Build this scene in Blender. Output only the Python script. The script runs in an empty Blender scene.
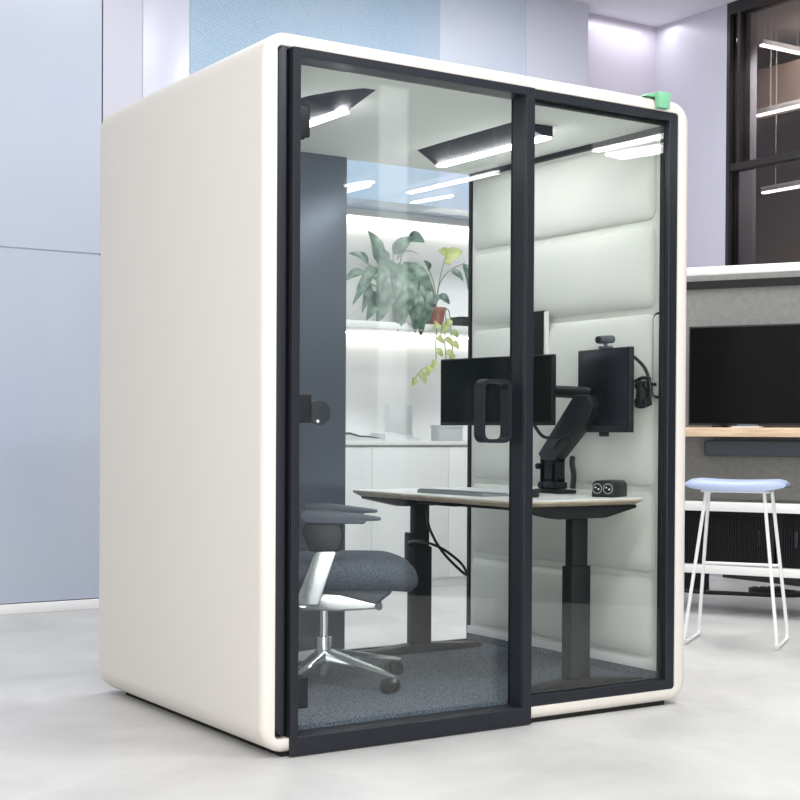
import bpy, bmesh, math, random
from mathutils import Vector, Matrix, Euler
random.seed(7)
PI = math.pi
COL = bpy.context.scene.collection

# ------------------------------------------------------------------ materials
def lin(r, g, b):
    f = lambda c: (c/255/12.92) if c/255 <= .04045 else ((c/255+.055)/1.055)**2.4
    return (f(r), f(g), f(b), 1)

def mat(name, col, rough=.5, metal=0, bump=0, bscale=60, spec=.5, emit=None, estr=0, coat=0):
    m = bpy.data.materials.new(name); m.use_nodes = True
    nt = m.node_tree; b = nt.nodes['Principled BSDF']
    b.inputs['Base Color'].default_value = col
    b.inputs['Roughness'].default_value = rough
    b.inputs['Metallic'].default_value = metal
    b.inputs['Specular IOR Level'].default_value = spec
    if coat: b.inputs['Coat Weight'].default_value = coat
    if emit:
        b.inputs['Emission Color'].default_value = emit
        b.inputs['Emission Strength'].default_value = estr
    tc = nt.nodes.new('ShaderNodeTexCoord')
    nz = nt.nodes.new('ShaderNodeTexNoise'); nz.inputs['Scale'].default_value = bscale
    nt.links.new(tc.outputs['Object'], nz.inputs['Vector'])
    if bump:
        bp = nt.nodes.new('ShaderNodeBump'); bp.inputs['Strength'].default_value = bump
        bp.inputs['Distance'].default_value = .004
        nt.links.new(nz.outputs['Fac'], bp.inputs['Height'])
        nt.links.new(bp.outputs['Normal'], b.inputs['Normal'])
    return m

def speckle(m, c1, c2, scale, detail=6, stretch=(1, 1, 1), lo=.35, hi=.65):
    nt = m.node_tree; b = nt.nodes['Principled BSDF']
    tc = nt.nodes.new('ShaderNodeTexCoord'); mp = nt.nodes.new('ShaderNodeMapping')
    mp.inputs['Scale'].default_value = stretch
    nz = nt.nodes.new('ShaderNodeTexNoise'); nz.inputs['Scale'].default_value = scale
    nz.inputs['Detail'].default_value = detail
    cr = nt.nodes.new('ShaderNodeValToRGB')
    cr.color_ramp.elements[0].position = lo; cr.color_ramp.elements[0].color = c1
    cr.color_ramp.elements[1].position = hi; cr.color_ramp.elements[1].color = c2
    L = nt.links
    L.new(tc.outputs['Object'], mp.inputs['Vector']); L.new(mp.outputs['Vector'], nz.inputs['Vector'])
    L.new(nz.outputs['Fac'], cr.inputs['Fac']); L.new(cr.outputs['Color'], b.inputs['Base Color'])
    return m

def emission(name, col, s):
    m = bpy.data.materials.new(name); m.use_nodes = True
    nt = m.node_tree; nt.nodes.clear()
    e = nt.nodes.new('ShaderNodeEmission'); e.inputs['Color'].default_value = col; e.inputs['Strength'].default_value = s
    o = nt.nodes.new('ShaderNodeOutputMaterial'); nt.links.new(e.outputs[0], o.inputs[0])
    return m

def glass(name, tint, base=.045):
    # clear architectural pane: straight-through transmission with a Schlick mirror term
    m = bpy.data.materials.new(name); m.use_nodes = True
    nt = m.node_tree; nt.nodes.clear(); N = nt.nodes.new; L = nt.links
    lw = N('ShaderNodeLayerWeight'); lw.inputs['Blend'].default_value = .5
    pw = N('ShaderNodeMath'); pw.operation = 'POWER'; pw.inputs[1].default_value = 5
    mu = N('ShaderNodeMath'); mu.operation = 'MULTIPLY_ADD'; mu.inputs[1].default_value = 1-base; mu.inputs[2].default_value = base
    L.new(lw.outputs['Facing'], pw.inputs[0]); L.new(pw.outputs[0], mu.inputs[0])
    t = N('ShaderNodeBsdfTransparent'); t.inputs['Color'].default_value = tint
    g = N('ShaderNodeBsdfGlossy'); g.inputs['Roughness'].default_value = 0.0
    mx = N('ShaderNodeMixShader'); L.new(mu.outputs[0], mx.inputs[0]); L.new(t.outputs[0], mx.inputs[1]); L.new(g.outputs[0], mx.inputs[2])
    o = N('ShaderNodeOutputMaterial'); L.new(mx.outputs[0], o.inputs[0])
    return m

M = {}
M['shell'] = mat('cream_shell_paint', lin(222, 217, 209), .45, bump=.05, bscale=300)
M['frame'] = mat('dark_anodised_frame', lin(38, 41, 48), .42, metal=.4)
M['trough'] = mat('navy_light_housing', lin(34, 38, 52), .6)
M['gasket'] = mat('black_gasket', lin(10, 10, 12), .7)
M['black'] = mat('black_plastic', lin(24, 25, 28), .45)
M['blackmetal'] = mat('black_powder_metal', lin(22, 23, 26), .5, metal=.2)
M['screen'] = mat('dark_screen', lin(16, 18, 24), .22)
M['screen_green'] = mat('dark_glossy_screen', lin(12, 20, 20), .12)
M['glass'] = glass('pane_glass', (.972, .985, .978, 1))
M['backglass'] = glass('rear_pane_glass', (.965, .98, .985, 1), .035)
M['darkpanel'] = mat('blue_grey_metal_panel', lin(98, 106, 118), .36, metal=.55)
M['carpet'] = speckle(mat('grey_carpet', lin(80, 85, 92), .95, bump=.6, bscale=400), lin(50, 58, 68), lin(128, 138, 150), 150, 3)
M['ceilpad'] = mat('pod_ceiling_felt', lin(247, 250, 245), .85, bump=.15, bscale=300)
M['pad'] = mat('off_white_upholstery', lin(230, 232, 226), .85, bump=.12, bscale=500)
M['white'] = mat('white_laminate', lin(236, 236, 234), .35)
M['whitematte'] = mat('white_paint', lin(236, 236, 236), .7)
M['steelwhite'] = mat('white_powder_steel', lin(238, 238, 236), .4)
M['deskedge'] = speckle(mat('plywood_edge', lin(205, 185, 160), .6), lin(176, 158, 138), lin(216, 200, 178), 18, 4, (1, 1, 14))
M['oak'] = speckle(mat('pale_oak', lin(218, 190, 158), .55), lin(208, 178, 146), lin(228, 202, 172), 6, 5, (1, 1, 12))
M['led'] = emission('led_strip', (1, .985, 1, 1), 31)
M['ledwarm'] = emission('warm_led_strip', (1, .94, .86, 1), 10)
M['lamp'] = emission('pendant_lamp_diffuser', (1, 1, 1, 1), 16)
M['chrome'] = mat('chrome', lin(225, 228, 232), .14, metal=1)
M['silver'] = mat('satin_aluminium', lin(226, 228, 232), .22, metal=.85)
M['seatfab'] = speckle(mat('charcoal_seat_fabric', lin(78, 84, 93), .9, bump=.4, bscale=500), lin(70, 76, 85), lin(104, 110, 120), 160)
M['greyarm'] = mat('grey_arm_pad', lin(84, 90, 100), .5)
M['leaf'] = speckle(mat('green_leaf', lin(96, 120, 100), .4), lin(52, 80, 68), lin(118, 142, 124), 22)
M['leafpale'] = speckle(mat('yellow_green_leaf', lin(170, 180, 110), .5), lin(140, 160, 95), lin(196, 198, 130), 12)
M['stem'] = mat('green_stem', lin(120, 140, 100), .6)
M['terracotta'] = mat('terracotta', lin(160, 98, 90), .8, bump=.2)
M['potwhite'] = mat('white_ceramic', lin(225, 225, 222), .3)
M['soil'] = mat('potting_soil', lin(58, 48, 42), .95, bump=1, bscale=150)
M['stoolseat'] = mat('pale_blue_plastic', lin(160, 174, 202), .45)
M['greypanel'] = speckle(mat('grey_felt_board', lin(150, 150, 147), .9, bump=.2, bscale=300), lin(134, 134, 131), lin(144, 144, 140), 30)
M['soundbar'] = mat('dark_grey_fabric', lin(76, 83, 92), .8)
M['tambour'] = mat('black_tambour', lin(15, 16, 19), .6, spec=.3)
M['tv'] = mat('tv_screen', lin(6, 6, 8), .2, spec=.25)
M['green'] = mat('green_plastic_protector', lin(126, 192, 152), .45)
M['paper'] = mat('paper_cover', lin(92, 96, 100), .4)
M['paper2'] = mat('pale_paper', lin(210, 212, 214), .6)
M['beigebox'] = mat('pale_grey_card', lin(184, 188, 188), .7)
M['keys'] = mat('dark_grey_keys', lin(118, 122, 126), .5)
M['aluminium'] = mat('keyboard_aluminium', lin(150, 155, 158), .4, metal=.4)
M['lilac'] = mat('lilac_gloss_panel', lin(190, 189, 202), .35)
M['lilac2'] = mat('pale_lilac_panel', lin(198, 199, 213), .3)
M['pinkpanel'] = mat('pale_gloss_panel', lin(198, 192, 206), .2)
M['paleblue'] = speckle(mat('pale_blue_panel', lin(196, 212, 234), .3), lin(178, 191, 211), lin(193, 199, 213), 1.2, 2)
M['wallpanel'] = speckle(mat('blue_white_gloss_panel', lin(200, 210, 228), .28), lin(172, 182, 200), lin(184, 189, 200), .9, 2, (1, 1, .5))
M['frontwall'] = mat('grey_blue_wall', lin(150, 156, 166), .8)
M['frontdark'] = mat('dark_wall', lin(34, 38, 46), .8)
M['window'] = emission('daylight_window', (.93, .96, 1, 1), 2.2)
M['darkglass'] = glass('smoked_glass', (.42, .40, .39, 1), .05)
M['bronze'] = mat('bronze_frame', lin(34, 30, 29), .4)
M['meeting'] = mat('taupe_wall', lin(190, 170, 155), .7)
M['ceiling'] = mat('white_ceiling', lin(232, 233, 238), .8)
# woven blue mesh panel: fine diagonal weave over a cloudy blue
m = M['mesh'] = mat('blue_woven_panel', lin(160, 190, 218), .5)
nt = m.node_tree; b = nt.nodes['Principled BSDF']; N = nt.nodes.new; L = nt.links
tc = N('ShaderNodeTexCoord'); mp = N('ShaderNodeMapping'); mp.inputs['Rotation'].default_value = (0, math.radians(38), 0)
wv = N('ShaderNodeTexWave'); wv.inputs['Scale'].default_value = 21; wv.inputs['Distortion'].default_value = 2.2; wv.inputs['Detail'].default_value = 2; wv.inputs['Detail Scale'].default_value = 4
c1 = N('ShaderNodeValToRGB'); c1.color_ramp.elements[0].color = lin(126, 155, 182); c1.color_ramp.elements[1].color = lin(170, 190, 206)
nz = N('ShaderNodeTexNoise'); nz.inputs['Scale'].default_value = 1.1; nz.inputs['Detail'].default_value = 3
c2 = N('ShaderNodeValToRGB'); c2.color_ramp.elements[0].position = .42; c2.color_ramp.elements[0].color = (0, 0, 0, 1); c2.color_ramp.elements[1].position = .68; c2.color_ramp.elements[1].color = (.8, .8, .8, 1)
mx = N('ShaderNodeMix'); mx.data_type = 'RGBA'
L.new(tc.outputs['Object'], mp.inputs['Vector']); L.new(mp.outputs['Vector'], wv.inputs['Vector']); L.new(wv.outputs['Fac'], c1.inputs['Fac'])
L.new(tc.outputs['Object'], nz.inputs['Vector']); L.new(nz.outputs['Fac'], c2.inputs['Fac']); L.new(c2.outputs['Color'], mx.inputs[0])
L.new(c1.outputs['Color'], mx.inputs[6]); mx.inputs[7].default_value = lin(176, 187, 203)
L.new(mx.outputs[2], b.inputs['Base Color'])
# concrete floor
m = M['floor'] = mat('polished_concrete', lin(214, 212, 208), .42, bump=.03, bscale=40)
nt = m.node_tree; b = nt.nodes['Principled BSDF']; N = nt.nodes.new; L = nt.links
tc = N('ShaderNodeTexCoord')
n1 = N('ShaderNodeTexNoise'); n1.inputs['Scale'].default_value = 1.3; n1.inputs['Detail'].default_value = 7; n1.inputs['Roughness'].default_value = .62; n1.inputs['Distortion'].default_value = .5
r1 = N('ShaderNodeValToRGB'); r1.color_ramp.elements[0].position = .3; r1.color_ramp.elements[0].color = lin(182, 181, 179); r1.color_ramp.elements[1].position = .66; r1.color_ramp.elements[1].color = lin(211, 210, 207)
L.new(tc.outputs['Object'], n1.inputs['Vector']); L.new(n1.outputs['Fac'], r1.inputs['Fac']); L.new(r1.outputs['Color'], b.inputs['Base Color'])

# ------------------------------------------------------------------ mesh helpers
class MB:
    def __init__(s): s.bm = bmesh.new()
    def _merge(s, o, mtx=None):
        me = bpy.data.meshes.new('tmp'); o.to_mesh(me); o.free()
        if mtx is not None: me.transform(mtx)
        s.bm.from_mesh(me); bpy.data.meshes.remove(me); return s
    def box(s, x0, x1, y0, y1, z0, z1, bev=0, seg=2, mtx=None):
        o = bmesh.new(); bmesh.ops.create_cube(o, size=1)
        for v in o.verts:
            v.co = Vector(((x0+x1)/2+v.co.x*(x1-x0), (y0+y1)/2+v.co.y*(y1-y0), (z0+z1)/2+v.co.z*(z1-z0)))
        if bev: bmesh.ops.bevel(o, geom=o.edges[:], offset=bev, segments=seg, affect='EDGES', profile=.5)
        return s._merge(o, mtx)
    def prism(s, pts, axis, a, b, bev=0, mtx=None, seg=2):
        # pts: 2-D outline; axis 'x': (y,z), 'y': (x,z), 'z': (x,y); extruded from a to b
        o = bmesh.new()
        def P(p, t): return {'x': (t, p[0], p[1]), 'y': (p[0], t, p[1]), 'z': (p[0], p[1], t)}[axis]
        lo = [o.verts.new(P(p, a)) for p in pts]; hi = [o.verts.new(P(p, b)) for p in pts]
        n = len(pts); o.faces.new(lo[::-1]); o.faces.new(hi)
        for i in range(n): o.faces.new((lo[i], lo[(i+1) % n], hi[(i+1) % n], hi[i]))
        bmesh.ops.recalc_face_normals(o, faces=o.faces[:])
        if bev: bmesh.ops.bevel(o, geom=o.edges[:], offset=bev, segments=seg, affect='EDGES', profile=.5)
        return s._merge(o, mtx)
    def cyl(s, p0, p1, r0, r1=None, n=20, bev=0):
        r1 = r0 if r1 is None else r1
        p0 = Vector(p0); p1 = Vector(p1); d = p1-p0
        o = bmesh.new(); bmesh.ops.create_cone(o, cap_ends=True, segments=n, radius1=r0, radius2=r1, depth=d.length)
        if bev:
            es = [e for e in o.edges if len(e.link_faces) == 2 and any(len(f.verts) > 4 for f in e.link_faces)]
            bmesh.ops.bevel(o, geom=es, offset=bev, segments=2, affect='EDGES', profile=.5)
        q = d.to_track_quat('Z', 'Y').to_matrix().to_4x4()
        return s._merge(o, Matrix.Translation((p0+p1)/2) @ q)
    def ball(s, c, rx, ry=None, rz=None, n=16, mtx=None):
        o = bmesh.new(); bmesh.ops.create_uvsphere(o, u_segments=n, v_segments=n//2+2, radius=1)
        k = Matrix.Translation(c) @ Matrix.Diagonal((rx, ry or rx, rz or rx, 1))
        return s._merge(o, k if mtx is None else mtx @ k)
    def tube(s, pts, r, n=10, closed=False, smooth=6):
        P = [Vector(p) for p in pts]
        if smooth and len(P) > 2:
            Q = []; m = len(P); rng = range(m) if closed else range(m-1)
            for i in rng:
                g = (lambda k: P[k % m]) if closed else (lambda k: P[min(max(k, 0), m-1)])
                a, b_, c, d = g(i-1), g(i), g(i+1), g(i+2)
                for k in range(smooth):
                    t = k/smooth
                    Q.append(.5*((2*b_)+(c-a)*t+(2*a-5*b_+4*c-d)*t*t+(3*b_-a-3*c+d)*t**3))
            if not closed: Q.append(P[-1])
            P = Q
        m = len(P); rings = []; up = None
        rf = r if callable(r) else (lambda t: r)
        for i in range(m):
            t = (P[(i+1) % m]-P[i-1]) if closed else (P[min(i+1, m-1)]-P[max(i-1, 0)])
            t.normalize()
            if up is None:
                up = t.orthogonal().normalized()
            else:
                up = (up-t*up.dot(t)); up = up.normalized() if up.length > 1e-6 else t.orthogonal().normalized()
            w = t.cross(up); rr = rf(i/max(1, m-1))
            rings.append([s.bm.verts.new(P[i]+(up*math.cos(a)+w*math.sin(a))*rr) for a in [2*PI*k/n for k in range(n)]])
        for i in range(m if closed else m-1):
            A, B_ = rings[i], rings[(i+1) % m]
            if closed and i == m-1:   # align the seam
                off = min(range(n), key=lambda k: (A[0].co-B_[k].co).length); B_ = B_[off:]+B_[:off]
            for k in range(n): s.bm.faces.new((A[k], A[(k+1) % n], B_[(k+1) % n], B_[k]))
        if not closed: s.bm.faces.new(rings[0][::-1]); s.bm.faces.new(rings[-1])
        return s
    def lathe(s, prof, c, n=28):
        rings = [[s.bm.verts.new((c[0]+r*math.cos(2*PI*k/n), c[1]+r*math.sin(2*PI*k/n), c[2]+z)) for k in range(n)] for r, z in prof]
        for A, B_ in zip(rings, rings[1:]):
            for k in range(n): s.bm.faces.new((A[k], A[(k+1) % n], B_[(k+1) % n], B_[k]))
        s.bm.faces.new(rings[0][::-1]); s.bm.faces.new(rings[-1]); return s
    def rings(s, rs, closed=True):
        R = [[s.bm.verts.new(p) for p in r] for r in rs]; n = len(R[0])
        for i in range(len(R) if closed else len(R)-1):
            A, B_ = R[i], R[(i+1) % len(R)]
            for k in range(n): s.bm.faces.new((A[k], A[(k+1) % n], B_[(k+1) % n], B_[k]))
        if not closed: s.bm.faces.new(R[0][::-1]); s.bm.faces.new(R[-1])
        return s
    def leaf(s, base, tip, width, droop=.15, fold=.12, nrm=(0, -1, .4), n=9, shape=1.0):
        base = Vector(base); tip = Vector(tip); ax = tip-base; ln = ax.length
        nr = Vector(nrm).normalized(); side = ax.cross(nr).normalized(); nr = side.cross(ax).normalized()
        rows = []
        for i in range(n+1):
            t = i/n
            w = width*.5*(math.sin(PI*min(1, t**(.62*shape)))**.85 if 0 < t < 1 else 0.0)+.0008
            c = base+ax*t+nr*(ln*droop*math.sin(PI*t))
            rows.append([(c+side*w*k-nr*abs(k)*w*fold*-2).copy() for k in (-1, -.5, 0, .5, 1)])
        th = nr*.0012
        for sgn in (1, -1):
            R = [[s.bm.verts.new(p+th*sgn) for p in r] for r in rows]
            for A, B_ in zip(R, R[1:]):
                for k in range(4):
                    f = (A[k], A[k+1], B_[k+1], B_[k]); s.bm.faces.new(f if sgn > 0 else f[::-1])
        return s
    def build(s, name, m, parent=None, ang=35, loc=None, rot=None):
        bmesh.ops.remove_doubles(s.bm, verts=s.bm.verts[:], dist=1e-6)
        bmesh.ops.recalc_face_normals(s.bm, faces=s.bm.faces[:])
        for f in s.bm.faces: f.smooth = True
        me = bpy.data.meshes.new(name); s.bm.to_mesh(me); s.bm.free()
        me.set_sharp_from_angle(angle=math.radians(ang))
        for q in (m if isinstance(m, list) else [m]): me.materials.append(q)
        o = bpy.data.objects.new(name, me); COL.objects.link(o)
        if parent: o.parent = parent
        if loc: o.location = loc
        if rot: o.rotation_euler = rot
        return o

def thing(name, label, cat, loc=(0, 0, 0), rz=0, group=None):
    o = bpy.data.objects.new(name, None); COL.objects.link(o)
    o.location = loc; o.rotation_euler = (0, 0, rz); o.empty_display_size = .1
    o['label'] = label; o['category'] = cat
    if group: o['group'] = group
    return o
def tag(o, label, cat, group=None, kind=None):
    o['label'] = label; o['category'] = cat
    if group: o['group'] = group
    if kind: o['kind'] = kind
    return o
def struct(o): o['kind'] = 'structure'; return o
def rrect(x0, x1, z0, z1, r, n=8):
    P = []
    for cx, cz, a0 in ((x1-r, z1-r, 0), (x0+r, z1-r, 90), (x0+r, z0+r, 180), (x1-r, z0+r, 270)):
        for k in range(n+1):
            a = math.radians(a0+90*k/n); P.append((cx+r*math.cos(a), cz+r*math.sin(a)))
    return P
def frame_ring(mb, x0, x1, z0, z1, l, r_, b_, t, y0, y1):
    # rectangular frame in the x-z plane with its own bar widths
    o = bmesh.new()
    out = [(x0, z0), (x1, z0), (x1, z1), (x0, z1)]; inn = [(x0+l, z0+b_), (x1-r_, z0+b_), (x1-r_, z1-t), (x0+l, z1-t)]
    V = [[o.verts.new((p[0], y, p[1])) for p in q] for y in (y0, y1) for q in (out, inn)]
    for i in range(4):
        j = (i+1) % 4
        o.faces.new((V[0][i], V[0][j], V[1][j], V[1][i])); o.faces.new((V[2][i], V[3][i], V[3][j], V[2][j]))
        o.faces.new((V[0][i], V[2][i], V[2][j], V[0][j])); o.faces.new((V[1][i], V[1][j], V[3][j], V[3][i]))
    bmesh.ops.recalc_face_normals(o, faces=o.faces[:])
    bmesh.ops.bevel(o, geom=o.edges[:], offset=.0015, segments=1, affect='EDGES')
    return mb._merge(o)

# ------------------------------------------------------------------ setting
struct(MB().box(-8, 7.5, -6.2, 5.6, -.1, 0).build('floor', M['floor']))
struct(MB().box(-8, 7.5, -6.2, 5.6, 3.985, 4.1).build('ceiling', M['ceiling']))
# back wall: blue panelled cladding on the left, niche opening behind the pod
mb = MB()
mb.box(-8, .955, 3.80, 4.5, 1.993, 3.985).box(-8, .955, 3.80, 4.5, .06, 1.985)
mb.box(-8, .945, 3.806, 4.5, .06, 3.985)
struct(mb.build('wall_back', M['wallpanel']))
struct(MB().box(-8, .96, 3.785, 3.81, 0, .055, .004).build('baseboard_back', M['whitematte']))
struct(MB().box(.945, .966, 3.812, 4.5, 0, 3.985).build('trim_7', M['frame']))
struct(MB().box(.966, 1.202, 3.808, 4.5, 0, 3.985).build('trim_1', M['lilac']))
struct(MB().box(1.202, 1.494, 3.80, 4.5, 0, 3.985, .006).build('trim_2', M['lilac2']))
struct(MB().box(1.494, 3.263, 3.80, 4.26, 2.462, 3.985).build('wall_niche', M['mesh']))
struct(MB().box(3.263, 3.962, 3.80, 4.26, 2.462, 3.985).build('trim_3', M['paleblue']))
struct(MB().box(3.962, 4.509, 3.79, 4.5, 0, 3.985).build('trim_4', M['lilac2']))
struct(MB().box(4.509, 5.4, 3.95, 4.5, 0, 3.985).build('trim_5', M['pinkpanel']))
struct(MB().box(1.494, 3.962, 4.26, 4.5, 0, 3.985).build('wall_recess', M['whitematte']))
struct(MB().box(5.3, 5.6, 3.245, 4.5, 0, 3.985).build('wall_right', M['lilac']))
# smoked glass partition towards the camera on the right
mb = MB()
mb.box(5.3, 5.4, 3.215, 3.245, 0, 3.985).box(5.3, 5.4, -1.0, 3.215, 3.90, 3.985).box(5.3, 5.4, -1.0, 3.215, 0, .1)
mb.box(5.305, 5.39, -1.0, 3.215, 2.82, 2.87).box(5.3, 5.4, 3.12, 3.145, 2.87, 3.90)
struct(mb.build('window_frame_right', M['bronze']))
struct(MB().box(5.33, 5.35, -1.0, 3.215, .1, 3.9).build('window_2', M['darkglass']))
struct(MB().box(6.3, 6.6, 1.0, 5.5, 3.42, 3.80).build('reflection_panel', M['meeting']))  # panel added behind the glass in place of a beige reflection
struct(MB().box(7.4, 7.5, -1.0, 5.6, 0, 3.985).build('wall_side', M['meeting']))
struct(MB().box(5.6, 7.4, 5.5, 5.6, 0, 3.985).build('wall_meeting', M['bronze']))
# room front, running diagonally behind the camera
def diag(t0, t1, z0, z1, th, off=0):
    a = Vector((1.6, -4.83, 0)); e = Vector((5.5, .05, 0)); d = (e-a).normalized(); n = Vector((-d.y, d.x, 0))
    return Matrix(((d.x, n.x, 0, a.x), (d.y, n.y, 0, a.y), (0, 0, 1, 0), (0, 0, 0, 1))), (t0, t1, off-th, off, z0, z1)
mx_, bx_ = diag(-.4, 1.92, 0, 3.985, .15); struct(MB().box(*bx_, mtx=mx_).build('wall_front', M['frontwall']))
mx_, bx_ = diag(1.92, 6.1, 0, 3.985, .15); struct(MB().box(*bx_, mtx=mx_).build('wall_front_dark', M['frontdark']))
mx_, bx_ = diag(1.74, 1.92, .95, 3.3, .02, .02); struct(MB().box(*bx_, mtx=mx_).build('window_1', M['window']))

# ------------------------------------------------------------------ niche furniture behind the pod
sb = thing('sideboard', 'long low white sideboard beyond the rear glass of the booth', 'sideboard', (2.9, 4.0, 0))
MB().box(-1.35, 1.02, -.22, .24, .0, .915, .003).build('body', M['white'], sb)
MB().box(-1.36, 1.03, -.25, .25, .917, .944, .003).build('top', M['white'], sb)
for k in range(4):
    x0 = -1.345+k*.59
    MB().box(x0, x0+.5875, -.24, -.221, .06, .905, .002).build('door', M['white'], sb)
sh = thing('wall_shelf', 'white shelf with a warm light strip under it, carrying the plants', 'shelf', (2.9, 4.05, 1.66))
MB().box(-1.38, 1.04, -.20, .2095, 0, .045, .003).build('board', M['white'], sh)
MB().box(-1.36, 1.03, .15, .18, -.012, 0).build('light_strip', M['ledwarm'], sh)
st = thing('light_strip', 'thin warm light strip along the top of the white niche', 'light', (2.9, 4.2225, 2.39))
MB().box(-1.38, 1.04, -.015, .03, .01, .03).build('diffuser', M['ledwarm'], st)
MB().box(-1.38, 1.04, -.07, .0375, .03, .0722).build('housing', M['whitematte'], st)

# big leafed plant
pl = thing('potted_plant', 'large broad-leaved green plant in a white pot on the shelf', 'plant', (3.05, 4.0, 1.705))
MB().lathe([(.05, 0), (.075, .01), (.095, .10), (.1, .15), (.092, .155), (.085, .14)], (0, 0, 0)).build('pot', M['potwhite'], pl)
MB().lathe([(.001, .13), (.088, .13), (.088, .138), (.001, .142)], (0, 0, 0)).build('soil', M['soil'], pl)
lf = MB(); sm = MB()
specs = [  # base offset, tip, width
    ((-.05, -.02, .42), (-.20, -.10, -.02), .19), ((.01, -.04, .40), (-.06, -.13, -.06), .18),
    ((.06, -.02, .41), (.20, -.08, .10), .15), ((.05, -.06, .30), (.13, -.12, .04), .12), ((.12, -.03, .30), (.28, -.06, .2), .08), ((.14, 0, .36), (.26, .0, .34), .07), ((-.04, -.08, .22), (-.09, -.13, -.02), .10), ((.08, -.08, .16), (.12, -.13, -.09), .09), ((-.13, 0, .40), (-.19, .03, .60), .10), ((-.10, 0, .38), (-.15, .0, .50), .12),
    ((.0, .02, .46), (.13, -.02, .58), .09), ((.10, .0, .57), (.21, -.04, .545), .10),
    ((-.16, -.02, .36), (-.33, -.06, .20), .07), ((-.20, -.02, .32), (-.36, -.06, .10), .06), ((-.22, -.02, .26), (-.30, -.08, .05), .06),
    ((-.2, 0, .38), (-.34, .02, .44), .07), ((-.15, -.03, .2), (-.28, -.1, -.0), .10), ((.10, -.05, .26), (.18, -.12, -.02), .15),
    ((.02, -.08, .24), (.07, -.14, -.06), .15), ((.13, -.04, .2), (.27, -.08, .10), .11), ((-.24, 0, .33), (-.40, 0, .25), .06)]
for b0, t0, w in specs:
    lf.leaf(b0, t0, w, droop=.2, nrm=(-.1, -.8, .5))
    sm.tube([(0, 0, .13), (b0[0]*.4, b0[1]*.4, .13+(b0[2]-.13)*.6), b0], .004, 6)
lf.leaf((.03, .02, .42), (.17, -.02, .47), .06, droop=.25, nrm=(0, -.3, 1))
lf.build('foliage', M['leaf'], pl, 60); sm.build('stems', M['stem'], pl)

# small trailing plant
p2 = thing('trailing_plant', 'small trailing vine in a terracotta pot on the shelf edge', 'plant', (3.31, 3.90, 1.705))
MB().lathe([(.035, 0), (.05, .01), (.062, .09), (.068, .09), (.068, .115), (.058, .115), (.055, .1)], (0, 0, 0)).build('pot', M['terracotta'], p2)
MB().lathe([(.001, .095), (.056, .095), (.056, .1), (.001, .104)], (0, 0, 0)).build('soil', M['soil'], p2)
vn = MB(); pf = MB()
vines = [[(0, 0, .1), (-.03, -.075, .09), (-.05, -.075, -.1), (-.06, -.08, -.25), (-.16, -.08, -.30), (-.22, -.08, -.36)],
         [(0, 0, .1), (.02, -.08, .08), (.02, -.075, -.1), (.03, -.08, -.28), (.01, -.08, -.46)],
         [(0, 0, .1), (.05, -.07, .1), (.07, -.075, -.05), (.08, -.08, -.2), (.05, -.08, -.33), (.04, -.08, -.44)],
         [(0, 0, .1), (.02, 0, .25), (.1, 0, .36), (.22, -.01, .42)],
         [(0, 0, .1), (.03, 0, .3), (.08, .01, .45)], [(0, 0, .1), (-.01, .0, .25), (-.04, .02, .36)]]
for v in vines: vn.tube(v, .0035, 6)
for q in range(3):
    v = vines[q]
    for i in range(2, len(v)):
        for k in (0, 1):
            a = Vector(v[i-1]).lerp(Vector(v[i]), .4+.5*k); sx = 1 if (i+k) % 2 else -1
            pf.leaf(a, a+Vector((sx*(.03+.03*random.random()), -.015, -.045-.03*random.random())), .05, nrm=(0, -1, .3))
pf.build('trailing_foliage', M['leafpale'], p2, 60)
pf = MB()
for a, t, w in (((.22, -.01, .42), (.24, -.03, .24), .07), ((.12, 0, .37), (.2, -.03, .3), .05), ((-.04, .02, .36), (-.1, 0, .42), .05), ((.02, 0, .2), (.09, -.03, .14), .06), ((0, 0, .2), (-.07, -.04, .13), .06)):
    pf.leaf(a, t, w, nrm=(0, -1, .3))
pf.build('dark_foliage', M['leaf'], p2, 60)
pf = MB()
for a, t in (((.09, .01, .46), (.20, -.02, .50)), ((.09, .01, .46), (.0, -.02, .49)), ((.08, .01, .43), (.10, -.03, .40))):
    pf.leaf(a, t, .085, nrm=(0, -1, .3))
pf.build('pale_foliage', M['leafpale'], p2, 60)
vn.build('vines', M['stem'], p2)
bx = thing('storage_box', 'small dark box at the right end of the plant shelf', 'box', (3.62, 3.98, 1.705))
MB().box(-.09, .09, -.06, .06, 0, .055, .004).build('body', M['black'], bx)
MB().box(-.092, .092, -.062, .062, .055, .07, .003).build('lid', M['black'], bx)

# magazines and boxes on the sideboard
for i, (x, y, rz, w, d, mt, lab) in enumerate((
        (2.66, 3.90, .06, .32, .22, 'paper', 'dark magazine lying flat at the left on the sideboard top'),
        (3.00, 3.90, -.05, .26, .20, 'paper2', 'pale open magazine right of the dark one on the sideboard'))):
    mg = thing('magazine', lab, 'magazine', (x, y, .944), rz, 'magazines on the sideboard')
    MB().prism([(-w/2, .0), (w/2, .0), (w/2, .012), (w*.2, .022), (0, .022), (-w*.25, .040), (-w/2, .036)], 'y', -d/2, d/2).build('pages', M['paper2'], mg)
    MB().prism([(-w/2, .037), (-w*.25, .041), (0, .023), (w*.2, .023), (w/2, .013), (w/2, .018), (w*.2, .033), (0, .034), (-w*.25, .054), (-w/2, .050)], 'y', -d/2, d/2).build('cover', M[mt], mg)
b1 = thing('document_holder', 'tall pale grey card holder at the back of the sideboard', 'holder', (3.12, 4.05, .944))
MB().box(-.09, .09, -.03, .03, 0, .24, .004).build('body', M['beigebox'], b1)
MB().box(-.092, .092, -.033, -.0295, 0, .05, .001).build('base_lip', M['beigebox'], b1)
b2 = thing('card_box', 'low pale grey card box on the sideboard below the wide monitor', 'box', (3.44, 3.95, .944))
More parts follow.
